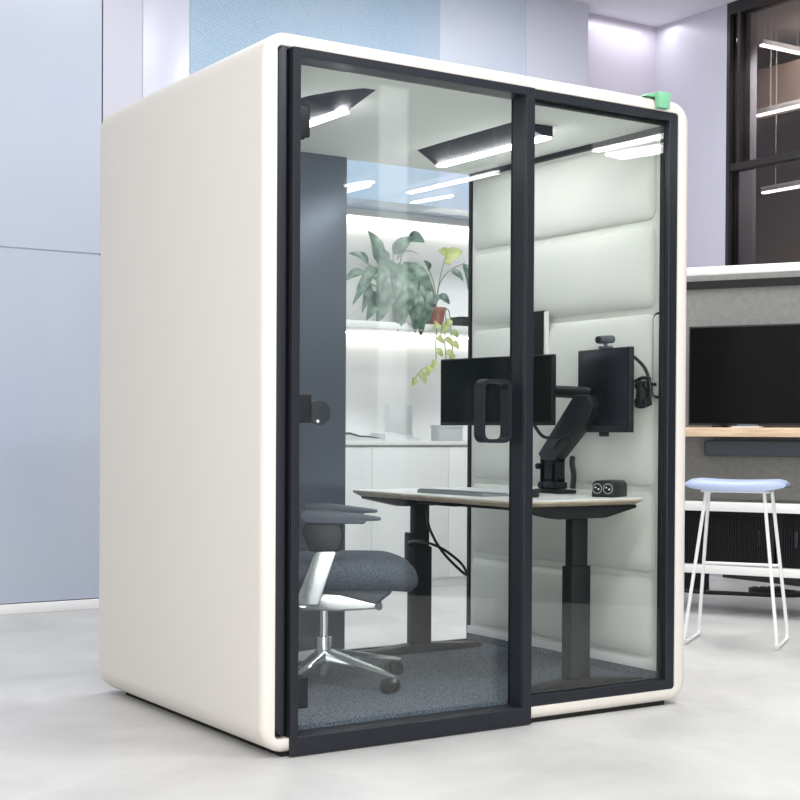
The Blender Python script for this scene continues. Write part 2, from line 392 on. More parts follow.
MB().box(-.095, .095, -.05, .05, 0, .085, .004).build('body', M['beigebox'], b2)
MB().box(-.098, .098, -.053, .053, .085, .105, .003).build('lid', M['beigebox'], b2)

# ------------------------------------------------------------------ the booth
pod = thing('office_booth', 'cream soundproof office booth with dark framed glass front', 'booth')
X0, X1, Z0, Z1, D, T = -.022, 1.755, .015, 2.221, 1.345, .045
rs = []
def ring(off, y, R=.085, kx=1.4):
    return [(p[0], y, p[1]) for p in rrect(X0+off, X1-off*kx, Z0+off*.98, Z1-off, max(.016, R-off*1.75), 10)]
rf = .028
for k in range(7):
    a = PI/2*k/6; rs.append(ring(rf*(1-math.cos(a)), rf*(1-math.sin(a))))
rs.append(ring(T-.004, 0)); rs.append(ring(T-.001, .001)); rs.append(ring(T, .004))
rs.append(ring(T, .055)); rs.append(ring(T, .056, kx=.6)); rs.append(ring(T, D-.004, kx=.6)); rs.append(ring(T-.004, D, kx=.6))
rb = .030
for k in range(7):
    a = PI/2*(1-k/6); rs.append(ring(rb*.5*(1-math.cos(a)), D-rb*(1-math.sin(a)), kx=1))
MB().rings(rs).build('outer_shell', M['shell'], pod, 40)
MB().box(.055, 1.66, .02, 1.25, 0, .03).build('plinth', M['gasket'], pod)
MB().box(.026, 1.726, .08, 1.332, .0592, .075).build('carpet', M['carpet'], pod)
MB().box(.026, 1.726, .08, 1.335, 2.150, 2.176).build('ceiling_panel', M['ceilpad'], pod)
MB().box(.024, .030, .08, 1.24, .075, 2.15).build('left_lining', M['pad'], pod)
MB().box(.026, 1.053, 1.298, 1.335, .075, 2.15, .002).build('rear_panel', M['darkpanel'], pod)
MB().box(1.053, 1.726, 1.322, 1.330, .07, 2.15).build('rear_glass', M['backglass'], pod)
MB().box(1.053, 1.726, 1.315, 1.335, .0592, .080).build('rear_sill', M['frame'], pod)
MB().box(1.714, 1.727, 1.320, 1.340, .075, 2.15).build('corner_profile', M['gasket'], pod)
MB().box(1.722, 1.7265, .057, 1.320, .075, 2.15).build('right_lining', M['pad'], pod)
MB().box(1.702, 1.722, .06, 1.318, 2.130, 2.15).build('shadow_gap', M['frame'], pod)
MB().box(1.702, 1.722, .06, 1.318, .106, .141, .003).build('white_skirting', M['whitematte'], pod)
MB().box(1.706, 1.722, .06, 1.318, .075, .106).build('skirting_recess', M['carpet'], pod)
def pad(z0, z1, bulge=.036, y0=.150, y1=1.305):
    mb = MB(); ny, nz = 30, 18; grid = []
    r = .035
    for side in (0, 1):
        G = []
        for i in range(ny+1):
            row = []
            for j in range(nz+1):
                # cluster samples near the edges
                u = math.sin((i/ny-.5)*PI); v = math.sin((j/nz-.5)*PI)
                y = (y0+y1)/2+u*(y1-y0)/2; z = (z0+z1)/2+v*(z1-z0)/2
                # round the corners of the outline
                cy, cz = (y1-y0)/2-r, (z1-z0)/2-r
                dy, dz = abs(y-(y0+y1)/2)-cy, abs(z-(z0+z1)/2)-cz
                if dy > 0 and dz > 0:
                    l = math.hypot(dy, dz); mxd = max(dy, dz); k = mxd/l
                    y = (y0+y1)/2+math.copysign(cy+dy*k, u); z = (z0+z1)/2+math.copysign(cz+dz*k, v)
                h = ((1-abs(u)**7)*(1-abs(v)**3.2)); h = max(0, h)**.5
                row.append(mb.bm.verts.new((1.722-(.004+bulge*h if side else 0), y, z)))
            G.append(row)
        grid.append(G)
    for G in grid:
        for i in range(ny):
            for j in range(nz): mb.bm.faces.new((G[i][j], G[i+1][j], G[i+1][j+1], G[i][j+1]))
    A, B_ = grid
    loop = [(i, 0) for i in range(ny)]+[(ny, j) for j in range(nz)]+[(i, nz) for i in range(ny, 0, -1)]+[(0, j) for j in range(nz, 0, -1)]
    for k in range(len(loop)):
        a, c = loop[k], loop[(k+1) % len(loop)]
        mb.bm.faces.new((A[a[0]][a[1]], A[c[0]][c[1]], B_[c[0]][c[1]], B_[a[0]][a[1]]))
    return mb.build('wall_cushion', M['pad'], pod, 50)
for z0, z1 in ((1.812, 2.118), (1.478, 1.785), (.80, 1.452), (.472, .775), (.150, .448)): pad(z0, z1)
wp = MB().box(1.672, 1.688, .752, .95, 1.272, 1.505, .006).build('wall_display', M['gasket'], pod)
MB().box(1.671, 1.6885, .738, .753, 1.278, 1.50, .003).build('display_edge', M['white'], wp)
gp = MB().prism(rrect(.064, .140, 1.132, 1.456, .026), 'x', 1.700, 1.7225, .003).build('wall_grip', M['gasket'], pod)
MB().prism(rrect(.074, .130, 1.142, 1.446, .019), 'x', 1.694, 1.701, .001).build('grip_insert', M['white'], gp)
# ceiling lights: dark wedge housings with a bright strip on the low edge
def wedge(outer, inner, lift):
    # outer: edge on the ceiling (x,y list), inner: low edge
    mb = MB(); n = len(outer); zc = 2.1505; zl = [2.110+q*.0395 for q in lift]
    a = [mb.bm.verts.new((p[0], p[1], zc)) for p in outer]; b_ = [mb.bm.verts.new((p[0], p[1], z)) for p, z in zip(inner, zl)]
    c = [mb.bm.verts.new((p[0]+.045, p[1], z)) for p, z in zip(inner, zl)]; d = [mb.bm.verts.new((p[0]+.045, p[1], zc)) for p in inner]
    for i in range(n-1):
        for P, Q in ((a, b_), (b_, c), (c, d), (d, a)): mb.bm.faces.new((P[i], P[i+1], Q[i+1], Q[i]))
    mb.bm.faces.new((a[0], b_[0], c[0], d[0])); mb.bm.faces.new((a[-1], d[-1], c[-1], b_[-1]))
    return mb
ys = [.30, .55, .80, 1.0, 1.04]
cl = wedge([(1.20, .345), (1.20, .55), (1.20, .80), (1.205, 1.0), (1.30, 1.045)], [(1.325, .335), (1.325, .55), (1.325, .80), (1.325, 1.0), (1.325, 1.045)], (0, 0, 0, 0, 0)).build('ceiling_light', M['trough'], pod, 20)
MB().box(1.328, 1.368, .34, 1.04, 2.102, 2.1098, .002).build('led_strip', M['led'], cl)
cl = wedge([(.472, .235), (.42, .31), (.375, .43), (.355, .57), (.355, .70)], [(.475, .23), (.475, .31), (.475, .43), (.475, .57), (.475, .70)], (1, .6, 0, 0, 0)).build('ceiling_light', M['trough'], pod, 20)
MB().box(.478, .518, .40, .68, 2.102, 2.1098, .002).build('led_strip', M['led'], cl)
# front framing
MB().prism([(p[0], p[1]) for p in rrect(.024, .12, .068, 2.175, .030, 6) if p[0] < .0571] + [(.057, .068), (.057, 2.175)][::-1] if False else
           [(.057, 2.174), (.045, 2.174), (.034, 2.168), (.027, 2.157), (.0245, 2.14), (.0245, .105), (.027, .09), (.034, .077), (.045, .070), (.057, .069)], 'y', .006, .10, .0015).build('front_jamb', M['frame'], pod)
MB().box(.057, .0705, .03, .10, .061, 2.174).build('jamb_gap', M['gasket'], pod)
dr = frame_ring(MB(), .0705, 1.011, .004, 2.1755, .028, .036, .0570, .028, -.010, .001)
frame_ring(dr, .0705, 1.011, .0590, 2.1755, .028, .036, .0030, .028, .001, .078)
dr = dr.build('front_frame', M['frame'], pod, 20)
gl = MB().box(.0985, .975, .066, .078, .0615, 2.147).build('glass_door', M['glass'], pod)
def hinge(z0, z1, w):
    h = MB().box(.098, .158+w, .048, .064, z0, z1, .008, 3).build('hinge', M['black'], gl)
    MB().box(.098, .158+w, .080, .094, z0, z1, .006, 3).build('hinge_plate', M['black'], h)
hinge(1.917, 2.018, .008); hinge(1.028, 1.122, .018); hinge(.134, .236, .010)
kn = MB().cyl((.222, .079, 1.062), (.222, .096, 1.062), .040, n=32, bev=.004).build('lock_knob', M['frame'], gl)
MB().cyl((.212, .0745, 1.034), (.212, .0789, 1.034), .005, n=12).build('lock_light', M['white'], kn)
def ring_handle(y0, y1, name):
    O = rrect(.815, .940, .966, 1.182, .030, 8); I = rrect(.828, .927, .979, 1.169, .020, 8); r_ = []
    r_.append([(p[0], y0, p[1]) for p in O]); r_.append([(p[0], y1, p[1]) for p in O])
    r_.append([(p[0], y1, p[1]) for p in I]); r_.append([(p[0], y0, p[1]) for p in I])
    return MB().rings(r_).build(name, M['frame'], gl, 30)
ring_handle(.018, .0655, 'door_handle')
fw = frame_ring(MB(), 1.0112, 1.6915, .0595, 2.1755, .004, .041, .036, .030, .004, .036).build('side_window_frame', M['frame'], pod, 20)
MB().box(1.0152, 1.6505, .022, .030, .0955, 2.1455).build('glass_pane', M['glass'], fw)
frame_ring(MB(), 1.0152, 1.6505, .0955, 2.1455, .003, .003, .004, .010, .0301, .052).build('pane_gasket', M['gasket'], fw)

# green corner protector clipped on the booth's top edge
gp = thing('edge_protector', 'green plastic edge protector clipped on the booth top corner', 'protector', (1.597, 0, 2.2215))
MB().prism([(-.028, -.042), (.024, -.042), (.030, .016), (-.030, .016)], 'y', -.026, -.002, .003).build('front_block', M['green'], gp)
MB().box(-.030, .030, -.014, .05, .001, .014, .003).build('top_flap', M['green'], gp)
MB().prism([(-.072, .001), (-.031, .001), (-.031, .014), (-.06, .008)], 'y', .0, .045, .001).build('side_tab', M['green'], gp)

# ------------------------------------------------------------------ desk
dk = thing('standing_desk', 'white-topped height-adjustable desk with black legs in the booth', 'desk', (1.3, .6, .0755))
def D_(x, y, z): return (x-1.3, y-.6, z-.0755)
xo, yo, zo = 1.3, .6, .0755
pts = rrect(1.02-xo, 1.622-xo, .085-yo, 1.205-yo, .03, 5)
MB().prism(pts, 'z', .757-zo, .7625-zo, .0015, seg=1).build('desk_top', M['white'], dk)
mb = MB(); n = len(pts)
def shrink(k): return [(p[0]-math.copysign(k, p[0]-.02), p[1]-math.copysign(k, p[1]-.045)) for p in pts]
mb.rings([[(p[0], p[1], .757-zo) for p in pts], [(p[0], p[1], .752-zo) for p in pts], [(p[0], p[1], .737-zo) for p in shrink(.022)]], closed=False)
mb.build('bevelled_edge', M['deskedge'], dk)
LX, LY = 1.33, (.135, 1.15)
for yy in LY:
    lg = MB().box(LX-xo-.045, LX-xo+.045, yy-yo-.028, yy-yo+.028, .10-zo, .52-zo, .004).build('leg', M['blackmetal'], dk)
    MB().box(LX-xo-.036, LX-xo+.036, yy-yo-.021, yy-yo+.021, .50-zo, .698-zo, .003).build('inner_column', M['blackmetal'], lg)
    MB().prism([(LX-xo-.27, .7365-zo), (LX-xo+.26, .7365-zo), (LX-xo+.26, .726-zo), (LX-xo+.11, .692-zo), (LX-xo-.11, .692-zo), (LX-xo-.27, .726-zo)], 'y', yy-yo-.035, yy-yo+.035, .003).build('bracket', M['blackmetal'], lg)
    MB().prism([(LX-xo-.28, .0), (LX-xo+.30, .0), (LX-xo+.30, .018), (LX-xo+.06, .035), (LX-xo-.06, .035), (LX-xo-.28, .018)], 'y', yy-yo-.035, yy-yo+.035, .003).build('foot', M['blackmetal'], lg)
MB().box(LX-xo-.05, LX-xo+.05, .17-yo, 1.11-yo, .705-zo, .737-zo, .004).build('cross_rail', M['blackmetal'], dk)
MB().box(1.06-xo, 1.12-xo, .52-yo, .64-yo, .722-zo, .7365-zo, .003).build('height_switch', M['black'], dk)
MB().box(LX-xo-.06, LX-xo-.045, 1.12-yo, 1.18-yo, .42-zo, .58-zo, .006).build('cable_clip', M['black'], dk)
cb = MB().tube([(1.18, .88, .70), (1.18, .86, .62), (1.20, .80, .53), (1.22, .70, .46), (1.22, .66, .45), (1.22, .70, .49), (1.20, .80, .54), (1.19, .92, .56), (1.22, 1.06, .55), (1.26, 1.12, .53)], .0055, 8).build('cable', M['black'])
tag(cb, 'black cable looping down under the booth desk', 'cable')

# ------------------------------------------------------------------ things on the desk
DZ = .7628
kb = thing('keyboard', 'flat grey keyboard on the white desk, left of the dark mullion', 'keyboard', (1.175, .63, DZ), math.radians(90))
MB().prism([(-.065, 0), (.065, 0), (.065, .013), (-.065, .006)], 'x', -.215, .215, .002).build('base', M['aluminium'], kb)
ky = MB()
for r in range(6):
    for c in range(20):
        if r == 0 and 4 <= c <= 9: continue
        x0 = -.208+c*.0209; y0 = -.060+r*.0203; zz = .0065+(y0+.068)/.13*.0065
        ky.box(x0, x0+.0185, y0, y0+.018, zz, zz+.004)
ky.box(-.124, -.002, -.060, -.042, .0065, .0107)
ky.build('keys', M['keys'], kb)
ms = thing('computer_mouse', 'small dark computer mouse on the desk, right of the mullion', 'mouse', (1.235, .305, DZ), math.radians(95))
mb = MB(); bmx = Matrix.Translation((0, 0, 0))
mb.ball((0, 0, .008), .033, .055, .026, 20)
for v in mb.bm.verts: v.co.z = max(v.co.z, 0.0)
mb.build('body', M['black'], ms); MB().cyl((-.004, .03, .030), (.004, .03, .030), .008, n=14).build('scroll_wheel', M['keys'], ms)

def monitor(name, label, p0, p1, z0, z1, tilt, smat, chin=.0):
    # p0 -> p1: left and right bottom corners seen from the front
    p0 = Vector(p0); p1 = Vector(p1); w = (p1-p0).length; c = (p0+p1)/2
    rz = math.atan2(p1.y-p0.y, p1.x-p0.x)
    t = thing(name, label, 'monitor', (c.x, c.y, z0), rz)
    h = z1-z0
    MB().box(-w/2, w/2, .0, .022, 0, h, .003).build('housing', M['black'], t)
    MB().box(-w/2+.006, w/2-.006, -.0015, .003, .014+chin, h-.006).build('screen', smat, t)
    MB().box(-w*.3, w*.3, .021, .030, h*.22, h*.8, .008).build('rear_cover', M['black'], t)
    MB().box(-.05, .05, .0295, .034, h*.3, h*.3+.1, .003).build('mount_plate', M['blackmetal'], t)
    return t
m1 = monitor('wide_monitor', 'wide dark monitor seen through the glass door behind the pull handle', (1.352, 1.035), (1.455, .43), 1.030, 1.304, 0, M['screen_green'])
m2 = monitor('small_monitor', 'smaller dark monitor with a webcam on top, right of the mullion', (1.600, .452), (1.553, .105), 1.004, 1.322, 0, M['screen'], .012)
MB().box(-.02, .02, -.004, .018, -.016, .001, .003).build('sensor_tab', M['black'], m2)
wc = thing('webcam', 'small grey webcam clipped on top of the right monitor', 'webcam', (1.590, .285, 1.3225), math.radians(-90+10))
MB().box(-.022, .022, -.012, .026, .0, .010, .003).build('clip', M['greyarm'], wc)
MB().cyl((0, .005, .009), (0, .005, .022), .008, n=12).build('neck', M['greyarm'], wc)
MB().box(-.042, .042, -.014, .020, .020, .050, .013, 4).build('body', M['greyarm'], wc)
MB().cyl((-.018, -.021, .035), (-.018, -.012, .035), .013, n=18, bev=.002).build('lens', M['black'], wc)

ar = thing('monitor_stand', 'black double monitor mount clamped to the desk behind the monitors', 'monitor mount', (1.575, .56, DZ))
def A_(x, y, z): return (x-1.575, y-.56, z-DZ)
MB().box(-.05, .035, -.095, .075, 0, .016, .005).build('base', M['blackmetal'], ar)
mb = MB().cyl((0, -.01, .014), (0, -.01, .05), .024, n=20).box(-.028, .022, -.055, .045, .018, .045, .005)
mb.cyl((-.03, .055, .03), (.025, .055, .03), .014, n=16); mb.build('clamp', M['blackmetal'], ar)
mb = MB()  # forked shoulder bracket with a window through it
mb.box(-.025, -.012, -.035, .062, .045, .12, .004).box(.012, .022, -.035, .062, .045, .12, .004)
mb.box(-.025, .022, -.04, -.01, .04, .15, .005).box(-.025, .022, .028, .062, .04, .15, .005).box(-.025, .022, -.04, .062, .035, .06, .004).box(-.025, .022, -.04, .062, .118, .15, .005)
mb.cyl((-.035, .068, .105), (.03, .068, .105), .012, n=16); mb.build('shoulder', M['blackmetal'], ar)
mb = MB()
mb.prism([(.072, .155), (.050, .13), (-.035, .13), (-.235, .300), (-.255, .345), (-.225, .385), (-.145, .385)], 'x', -.028, .025, .006)
mb.build('spring_arm', M['black'], ar)
MB().prism([(-.03, .175), (-.19, .315), (-.175, .335), (-.015, .195)], 'x', -.0325, -.026, .002).build('arm_cover', M['frame'], ar)
MB().tube([A_(1.575, .45, .905), A_(1.56, .435, .88), A_(1.56, .425, .84), A_(1.56, .43, .785)], .011, 8).build('cable_sleeve', M['black'], ar)
MB().tube([A_(1.60, .30, 1.13), A_(1.615, .30, 1.15), A_(1.615, .30, 1.165)], .018, 10).build('elbow', M['blackmetal'], ar)
MB().box(A_(1.618, 0, 0)[0], A_(1.645, 0, 0)[0], A_(0, .24, 0)[1], A_(0, .34, 0)[1], A_(0, 0, 1.11)[2], A_(0, 0, 1.20)[2], .004).build('mount_head', M['blackmetal'], ar)
mb = MB().tube([A_(1.60, .36, 1.155), A_(1.57, .45, 1.16), A_(1.53, .56, 1.165), A_(1.474, .70, 1.165)], .024, 12)
mb.build('side_arm', M['blackmetal'], ar)
cb = MB().tube([(1.52, .62, 1.03), (1.52, .56, .985), (1.54, .48, .985), (1.555, .42, 1.01), (1.57, .37, 1.03)], .007, 8).build('monitor_cable', M['black'])
tag(cb, 'black cable sagging between the wide monitor and the arm', 'cable')
pb = thing('power_block', 'black desktop power block with two round sockets at the desk end', 'power block', (1.545, .205, DZ), math.radians(25))
prof = [(-.045, 0), (.045, 0), (.045, .045), (.038, .057), (.026, .062), (-.026, .062), (-.038, .057), (-.045, .045)]
MB().prism(prof, 'x', -.055, .07, .003).build('body', M['black'], pb)
# two round socket wells on the narrow left face
for yy in (-.0215, .0215):
    s_ = MB().cyl((-.0585, yy, .032), (-.054, yy, .032), .0165, n=24, bev=.001).build('socket', M['gasket'], pb)
    MB().tube([(-.0585, yy+.018*math.cos(2*PI*k/24), .032+.018*math.sin(2*PI*k/24)) for k in range(24)], .0022, 6, closed=True, smooth=0).build('rim', M['aluminium'], s_)
    MB().cyl((-.0605, yy-.006, .030), (-.0580, yy-.006, .030), .0036, n=10).cyl((-.0605, yy+.006, .036), (-.0580, yy+.006, .036), .0030, n=10).build('contacts', M['white'], s_)
hs = thing('headset', 'black over-ear headset hanging beside the small monitor on the padded wall', 'headset', (1.628, .115, 1.13))
MB().tube([(-.012, .055, .165), (-.005, .03, .15), (0, -.01, .115), (0, -.035, .07), (0, -.045, .02), (0, -.03, -.02)], .0065, 10).build('headband', M['black'], hs)
for zz in (-.012, .05):
    e_ = MB().cyl((0, -.035, zz), (0, .03, zz), .018, n=20, bev=.006).build('ear_cup', M['black'], hs)
MB().tube([(0, -.04, .072), (0, .0, .078), (0, .04, .065)], .007, 10).build('yoke', M['black'], hs)
MB().cyl((0, .0, -.02), (0, .0, .06), .024, n=20, bev=.006).build('ear_pad', M['gasket'], hs)
MB().tube([(0, -.045, -.018), (0, .0, -.03), (0, .035, -.025)], .007, 10).build('microphone_boom', M['black'], hs)
MB().cyl((.0, .0, .055), (.066, .0, .055), .006, n=12).build('wall_hook', M['black'], hs)

# ------------------------------------------------------------------ task chair (local +x is forward)
ch = thing('office_chair', 'charcoal swivel office chair with silver arms and chrome star base', 'chair', (.6, .70, .0755), math.radians(-31))
zf = .0755
mb = MB()
# cushion: superellipse slab with waterfall front
rs = []
for zz, k in ((.435, .72), (.45, .90), (.485, .99), (.51, 1.0), (.532, .97), (.545, .88), (.551, .70), (.553, .35)):
    r_ = []
    for i in range(48):
        a = 2*PI*i/48; ca, sa = math.cos(a), math.sin(a)
        x = .09+.255*k*math.copysign(abs(ca)**.55, ca); y = .245*k*math.copysign(abs(sa)**.55, sa)
        dz = -.045*max(0, (x-.2)/.15)**2 if x > .2 else 0
        r_.append((x, y, zz-zf+dz))
    rs.append(r_)
mb.rings(rs, closed=False).build('seat', M['seatfab'], ch, 50)
MB().prism([(-.14, .455-zf), (.24, .452-zf), (.25, .42-zf), (.17, .36-zf), (.12, .355-zf), (.02, .40-zf), (-.12, .41-zf)], 'y', -.11, .11, .012, seg=3).build('seat_pan', M['greyarm'], ch)
MB().prism([(-.09, .43-zf), (.06, .42-zf), (.20, .385-zf), (.21, .365-zf), (.05, .355-zf), (-.08, .36-zf), (-.10, .39-zf)], 'y', -.13, .13, .008, seg=3).build('tilt_mechanism', M['silver'], ch)
MB().cyl((.20, -.15, .375-zf), (.20, .15, .375-zf), .013, n=16, bev=.002).build('tilt_lever', M['greyarm'], ch)
for s in (-1, 1):
    mb = MB().tube([(-.085, s*.14, .385-zf), (-.07, s*.22, .40-zf)], .02, 10, smooth=0)
    mb.prism([(-.10, .39-zf), (-.015, .39-zf), (.055, .60-zf), (-.02, .60-zf)], 'y', s*.235-.011, s*.235+.011, .006, seg=3)
    ax = mb.build('arm_post', M['silver'], ch)
    MB().prism([(-.045, .58-zf), (.055, .58-zf), (.075, .64-zf), (.06, .684-zf), (-.06, .684-zf), (-.075, .65-zf)], 'y', s*.24-.02, s*.24+.02, .008, seg=3).build('height_sleeve', M['black'], ax)
    MB().prism([(-.075, .722-zf), (.02, .724-zf), (.16, .707-zf), (.205, .700-zf), (.198, .692-zf), (.15, .690-zf), (.145, .680-zf), (-.06, .682-zf), (-.08, .70-zf)], 'y', s*.245-.045, s*.245+.045, .005, seg=3).build('arm_pad', M['greyarm'], ch)
# backrest
mb = MB(); rs = []
for zz, xx, hw in ((.56, -.15, .17), (.62, -.17, .20), (.72, -.19, .215), (.84, -.205, .22), (.95, -.23, .215), (1.02, -.25, .20), (1.045, -.258, .16)):
    rs.append([(xx+.05*(y/.22)**2+d, y, zz-zf) for d, q in ((0, 1), (-.022, -1)) for y in [q*hw*(k/6-1) if q > 0 else -hw*(k/6-1) for k in range(13)]])
mb.rings(rs, closed=False).build('backrest', M['seatfab'], ch, 60)
MB().tube([(-.07, 0, .40-zf), (-.17, 0, .42-zf), (-.215, 0, .52-zf), (-.225, 0, .70-zf), (-.245, 0, .85-zf)], .022, 12).build('back_support', M['silver'], ch)
MB().cyl((0, 0, .235-zf), (0, 0, .37-zf), .016, n=24).build('gas_column', M['chrome'], ch)
MB().cyl((0, 0, .10-zf), (0, 0, .25-zf), .027, .03, n=28, bev=.003).build('hub', M['chrome'], ch)
for k in range(5):
    a = math.radians(-71+72*k+31); d = Vector((math.cos(a), math.sin(a), 0)); w = Vector((-d.y, d.x, 0))
    rs = []
    for t, hw, z1, z0 in ((.015, .026, .205, .155), (.10, .022, .190, .150), (.22, .017, .165, .138), (.325, .013, .145, .126), (.34, .011, .142, .128)):
        c = d*t; rs.append([tuple(c+w*hw*.9+Vector((0, 0, z0-zf))), tuple(c+w*hw+Vector((0, 0, (z0+z1)/2-zf))), tuple(c+w*hw*.6+Vector((0, 0, z1-zf))), tuple(c-w*hw*.6+Vector((0, 0, z1-zf))), tuple(c-w*hw+Vector((0, 0, (z0+z1)/2-zf))), tuple(c-w*hw*.9+Vector((0, 0, z0-zf)))])
    lg = MB().rings(rs, closed=False).build('base_leg', M['chrome'], ch, 30)
    p = d*.33
    MB().cyl((p.x, p.y, .115-zf), (p.x, p.y, .135-zf), .010, n=14).build('caster_stem', M['chrome'], lg)
    mb = MB(); q = p-d*.016
    for s in (-1, 1):
        c0 = q+w*.008*s; c1 = q+w*.027*s
        mb.cyl((c0.x, c0.y, .0275), (c1.x, c1.y, .0275), .0272, n=24, bev=.004)
    mb.cyl(tuple(q-w*.010+Vector((0, 0, .03))), tuple(q+w*.010+Vector((0, 0, .03))), .021, n=18)
    mb.build('caster', M['black'], lg)

# ------------------------------------------------------------------ bar stool
ctr = Vector((3.061, .992, 0)); ang = math.atan2(.213, .315)
bs = thing('bar_stool', 'pale blue saddle-seat bar stool on white wire legs', 'stool', ctr, ang)
hx, hy = .19, .213
mb = MB(); rs = []
ny, nx = 20, 12
top = []; bot = []
for j in range(ny+1):
    v = -1+2*j/ny; y = v*.235
    for row, off in ((top, 1), (bot, 0)):
        r_ = []
        for i in range(nx+1):
            u = -1+2*i/nx
            hwid = .155*(1-.30*abs(v)**6)**.5*(1-.12*abs(v)**2)
            x = u*hwid
            z = .730+.012*abs(v)**2.0-.006*abs(u)**2*(1 if off else 0)+(0 if off else .012*abs(v)**6)
            th = .052*(1-abs(v)**10*.45)*(1-abs(u)**8*.5)
            r_.append((x, y, z+(th if off else 0)))
        row.append(r_)
for j in range(ny+1): rs.append(top[j]+bot[j][::-1])
mb.rings(rs, closed=False).build('seat', M['stoolseat'], bs, 50)
rr = .0085
for s in (-1, 1):
    # sled frame: front leg down, along the floor, back leg up
    f0 = (-.075, s*.135, .733); b0 = (.075, s*.150, .733)
    mb = MB().tube([f0, (-hx+.01, s*hy, .05), (-hx+.006, s*hy, .025), (-hx+.022, s*hy, rr), (-hx+.045, s*hy, rr), (hx-.045, s*hy, rr), (hx-.022, s*hy, rr), (hx-.006, s*hy, .025), (hx-.01, s*hy, .05), b0], rr, 10, smooth=0)
    mb.build('sled_leg', M['steelwhite'], bs)
MB().cyl((.137, -.186, .365), (.137, .186, .365), .0075, n=12).build('footrest', M['steelwhite'], bs)
MB().box(-.09, .09, -.16, .16, .722, .733, .003).build('seat_plate', M['steelwhite'], bs)

# ------------------------------------------------------------------ media bench on the right
u_ = Vector((.4695, -.8829, 0))
mw = thing('media_bench', 'white steel bench frame with a grey back panel behind the stool', 'bench', (3.797, 1.646, 0), math.atan2(u_.y, u_.x))
# local +x runs to the right of the photo, local -y faces the camera
L0, L1 = -.75, 1.35
for x in (L0, L1):
    for y in (0, .42): MB().box(x-.022, x+.022, y, y+.045, 0, 1.92, .003).build('post', M['steelwhite'], mw)
for z0, z1 in ((1.876, 1.922), (.574, .626), (.228, .274)):
    MB().box(L0+.022, L1-.022, 0, .045, z0, z1, .003).build('front_beam', M['steelwhite'], mw)
for z0, z1 in ((.574, .626), (.228, .274)):
    MB().box(L0+.022, L1-.022, .42, .465, z0, z1, .003).build('rear_beam', M['steelwhite'], mw)
MB().box(L0+.024, L1-.024, .30, .33, .63, 1.915).build('back_panel', M['greypanel'], mw)
MB().box(L0+.024, L1-.024, .285, .2999, 1.83, 1.875).build('top_shade_strip', M['gasket'], mw)  # dark strip painted in for the shade under the top beam
MB().box(L0+.024, L1-.024, -.03, .30, .985, 1.035, .003).build('shelf', M['oak'], mw)
tvx = -.35
tv = thing('television', 'black flat television standing on the oak shelf of the bench', 'television', mw.location+Vector((0, 0, 1.036)), mw.rotation_euler.z)
MB().box(tvx, tvx+.98, .12, .165, .012, .568, .004).build('housing', M['black'], tv)
MB().box(tvx+.010, tvx+.970, .117, .121, .024, .558).build('screen', M['tv'], tv)
for xx in (.15, .8): MB().box(tvx+xx, tvx+xx+.05, .07, .22, 0, .014, .003).build('foot', M['black'], tv)
sbr = thing('soundbar', 'long dark grey soundbar mounted under the oak shelf', 'soundbar', mw.location+Vector((0, 0, .876)), mw.rotation_euler.z)
MB().box(-.275, .95, .20, .30, 0, .088, .01, 3).build('body', M['soundbar'], sbr)
MB().box(-.280, -.274, .205, .295, .004, .084, .002).build('end_cap', M['black'], sbr)
rm = thing('note_card', 'thin white card lying on the oak shelf before the television', 'card', mw.location+mw.rotation_euler.to_matrix() @ Vector((.01, .03, 1.0355)), mw.rotation_euler.z+.05)
MB().box(-.075, .075, -.05, .05, 0, .008, .001).build('stack', M['paper2'], rm)
MB().box(-.05, .05, -.03, .04, .008, .018, .002).build('device', M['paper'], rm)
for i, (x0, x1, lab) in enumerate(((-.70, .155, 'black ribbed tambour cabinet directly behind the bar stool legs'), (.165, 1.02, 'black tambour cabinet with two pull slots at the right photo edge'))):
    tb = thing('tambour_cabinet', lab, 'cabinet', mw.location+Vector((0, 0, .275)), mw.rotation_euler.z, 'black tambour cabinets')
    MB().box(x0, x1, .06, .40, 0, .298, .003).build('body', M['tambour'], tb)
    mb = MB(); nrib = 60
    for k in range(nrib):
        xa = x0+.03+(x1-x0-.06)*k/nrib
        mb.box(xa, xa+(x1-x0-.06)/nrib*.72, .05, .061, .03, .275, .002, 1)
    d_ = mb.build('tambour_door', M['tambour'], tb)
    if i == 1:
        for xx in (x0+.10, x0+.165): MB().box(xx, xx+.022, .040, .050, .11, .20, .004).build('pull', M['frame'], d_)
    else:
        for xx in (x1-.09,): MB().box(xx, xx+.02, .044, .050, .11, .20, .004).build('pull', M['tambour'], d_)
# floor clutter under the bench
loc = mw.location; Rm = mw.rotation_euler.to_matrix()
def F(x, y, z=0): return loc+Rm @ Vector((x, y, z))
cp = thing('computer_unit', 'small black computer case on the floor behind the bench', 'computer', (4.53, 2.78, 0), math.atan2(-.549, .836))
MB().box(-.13, .11, -.05, .10, .004, .16, .006).build('case', M['black'], cp)
MB().box(-.12, .10, -.053, -.0495, .02, .145, .002).build('front_grille', M['gasket'], cp)
ps = thing('power_strip', 'black power strip lying on the floor behind the stool', 'power strip', (4.76, 2.35, 0), math.atan2(-.549, .836)+.15)
MB().box(-.11, .11, -.03, .03, .002, .045, .008, 3).build('body', M['black'], ps)
for k in range(4): MB().cyl((-.075+k*.05, 0, .045), (-.075+k*.05, 0, .049), .018, n=18).build('socket', M['gasket'], ps)
cb = MB().tube([(4.40, 2.74, .012), (4.42, 2.58, .012), (4.52, 2.45, .012), (4.66, 2.25, .012), (4.80, 2.14, .012), (4.92, 2.18, .012), (4.93, 2.26, .012), (4.86, 2.29, .02)], .013, 8).build('floor_cable', M['black'])
tag(cb, 'black cable lying along the floor under the bench', 'cable')

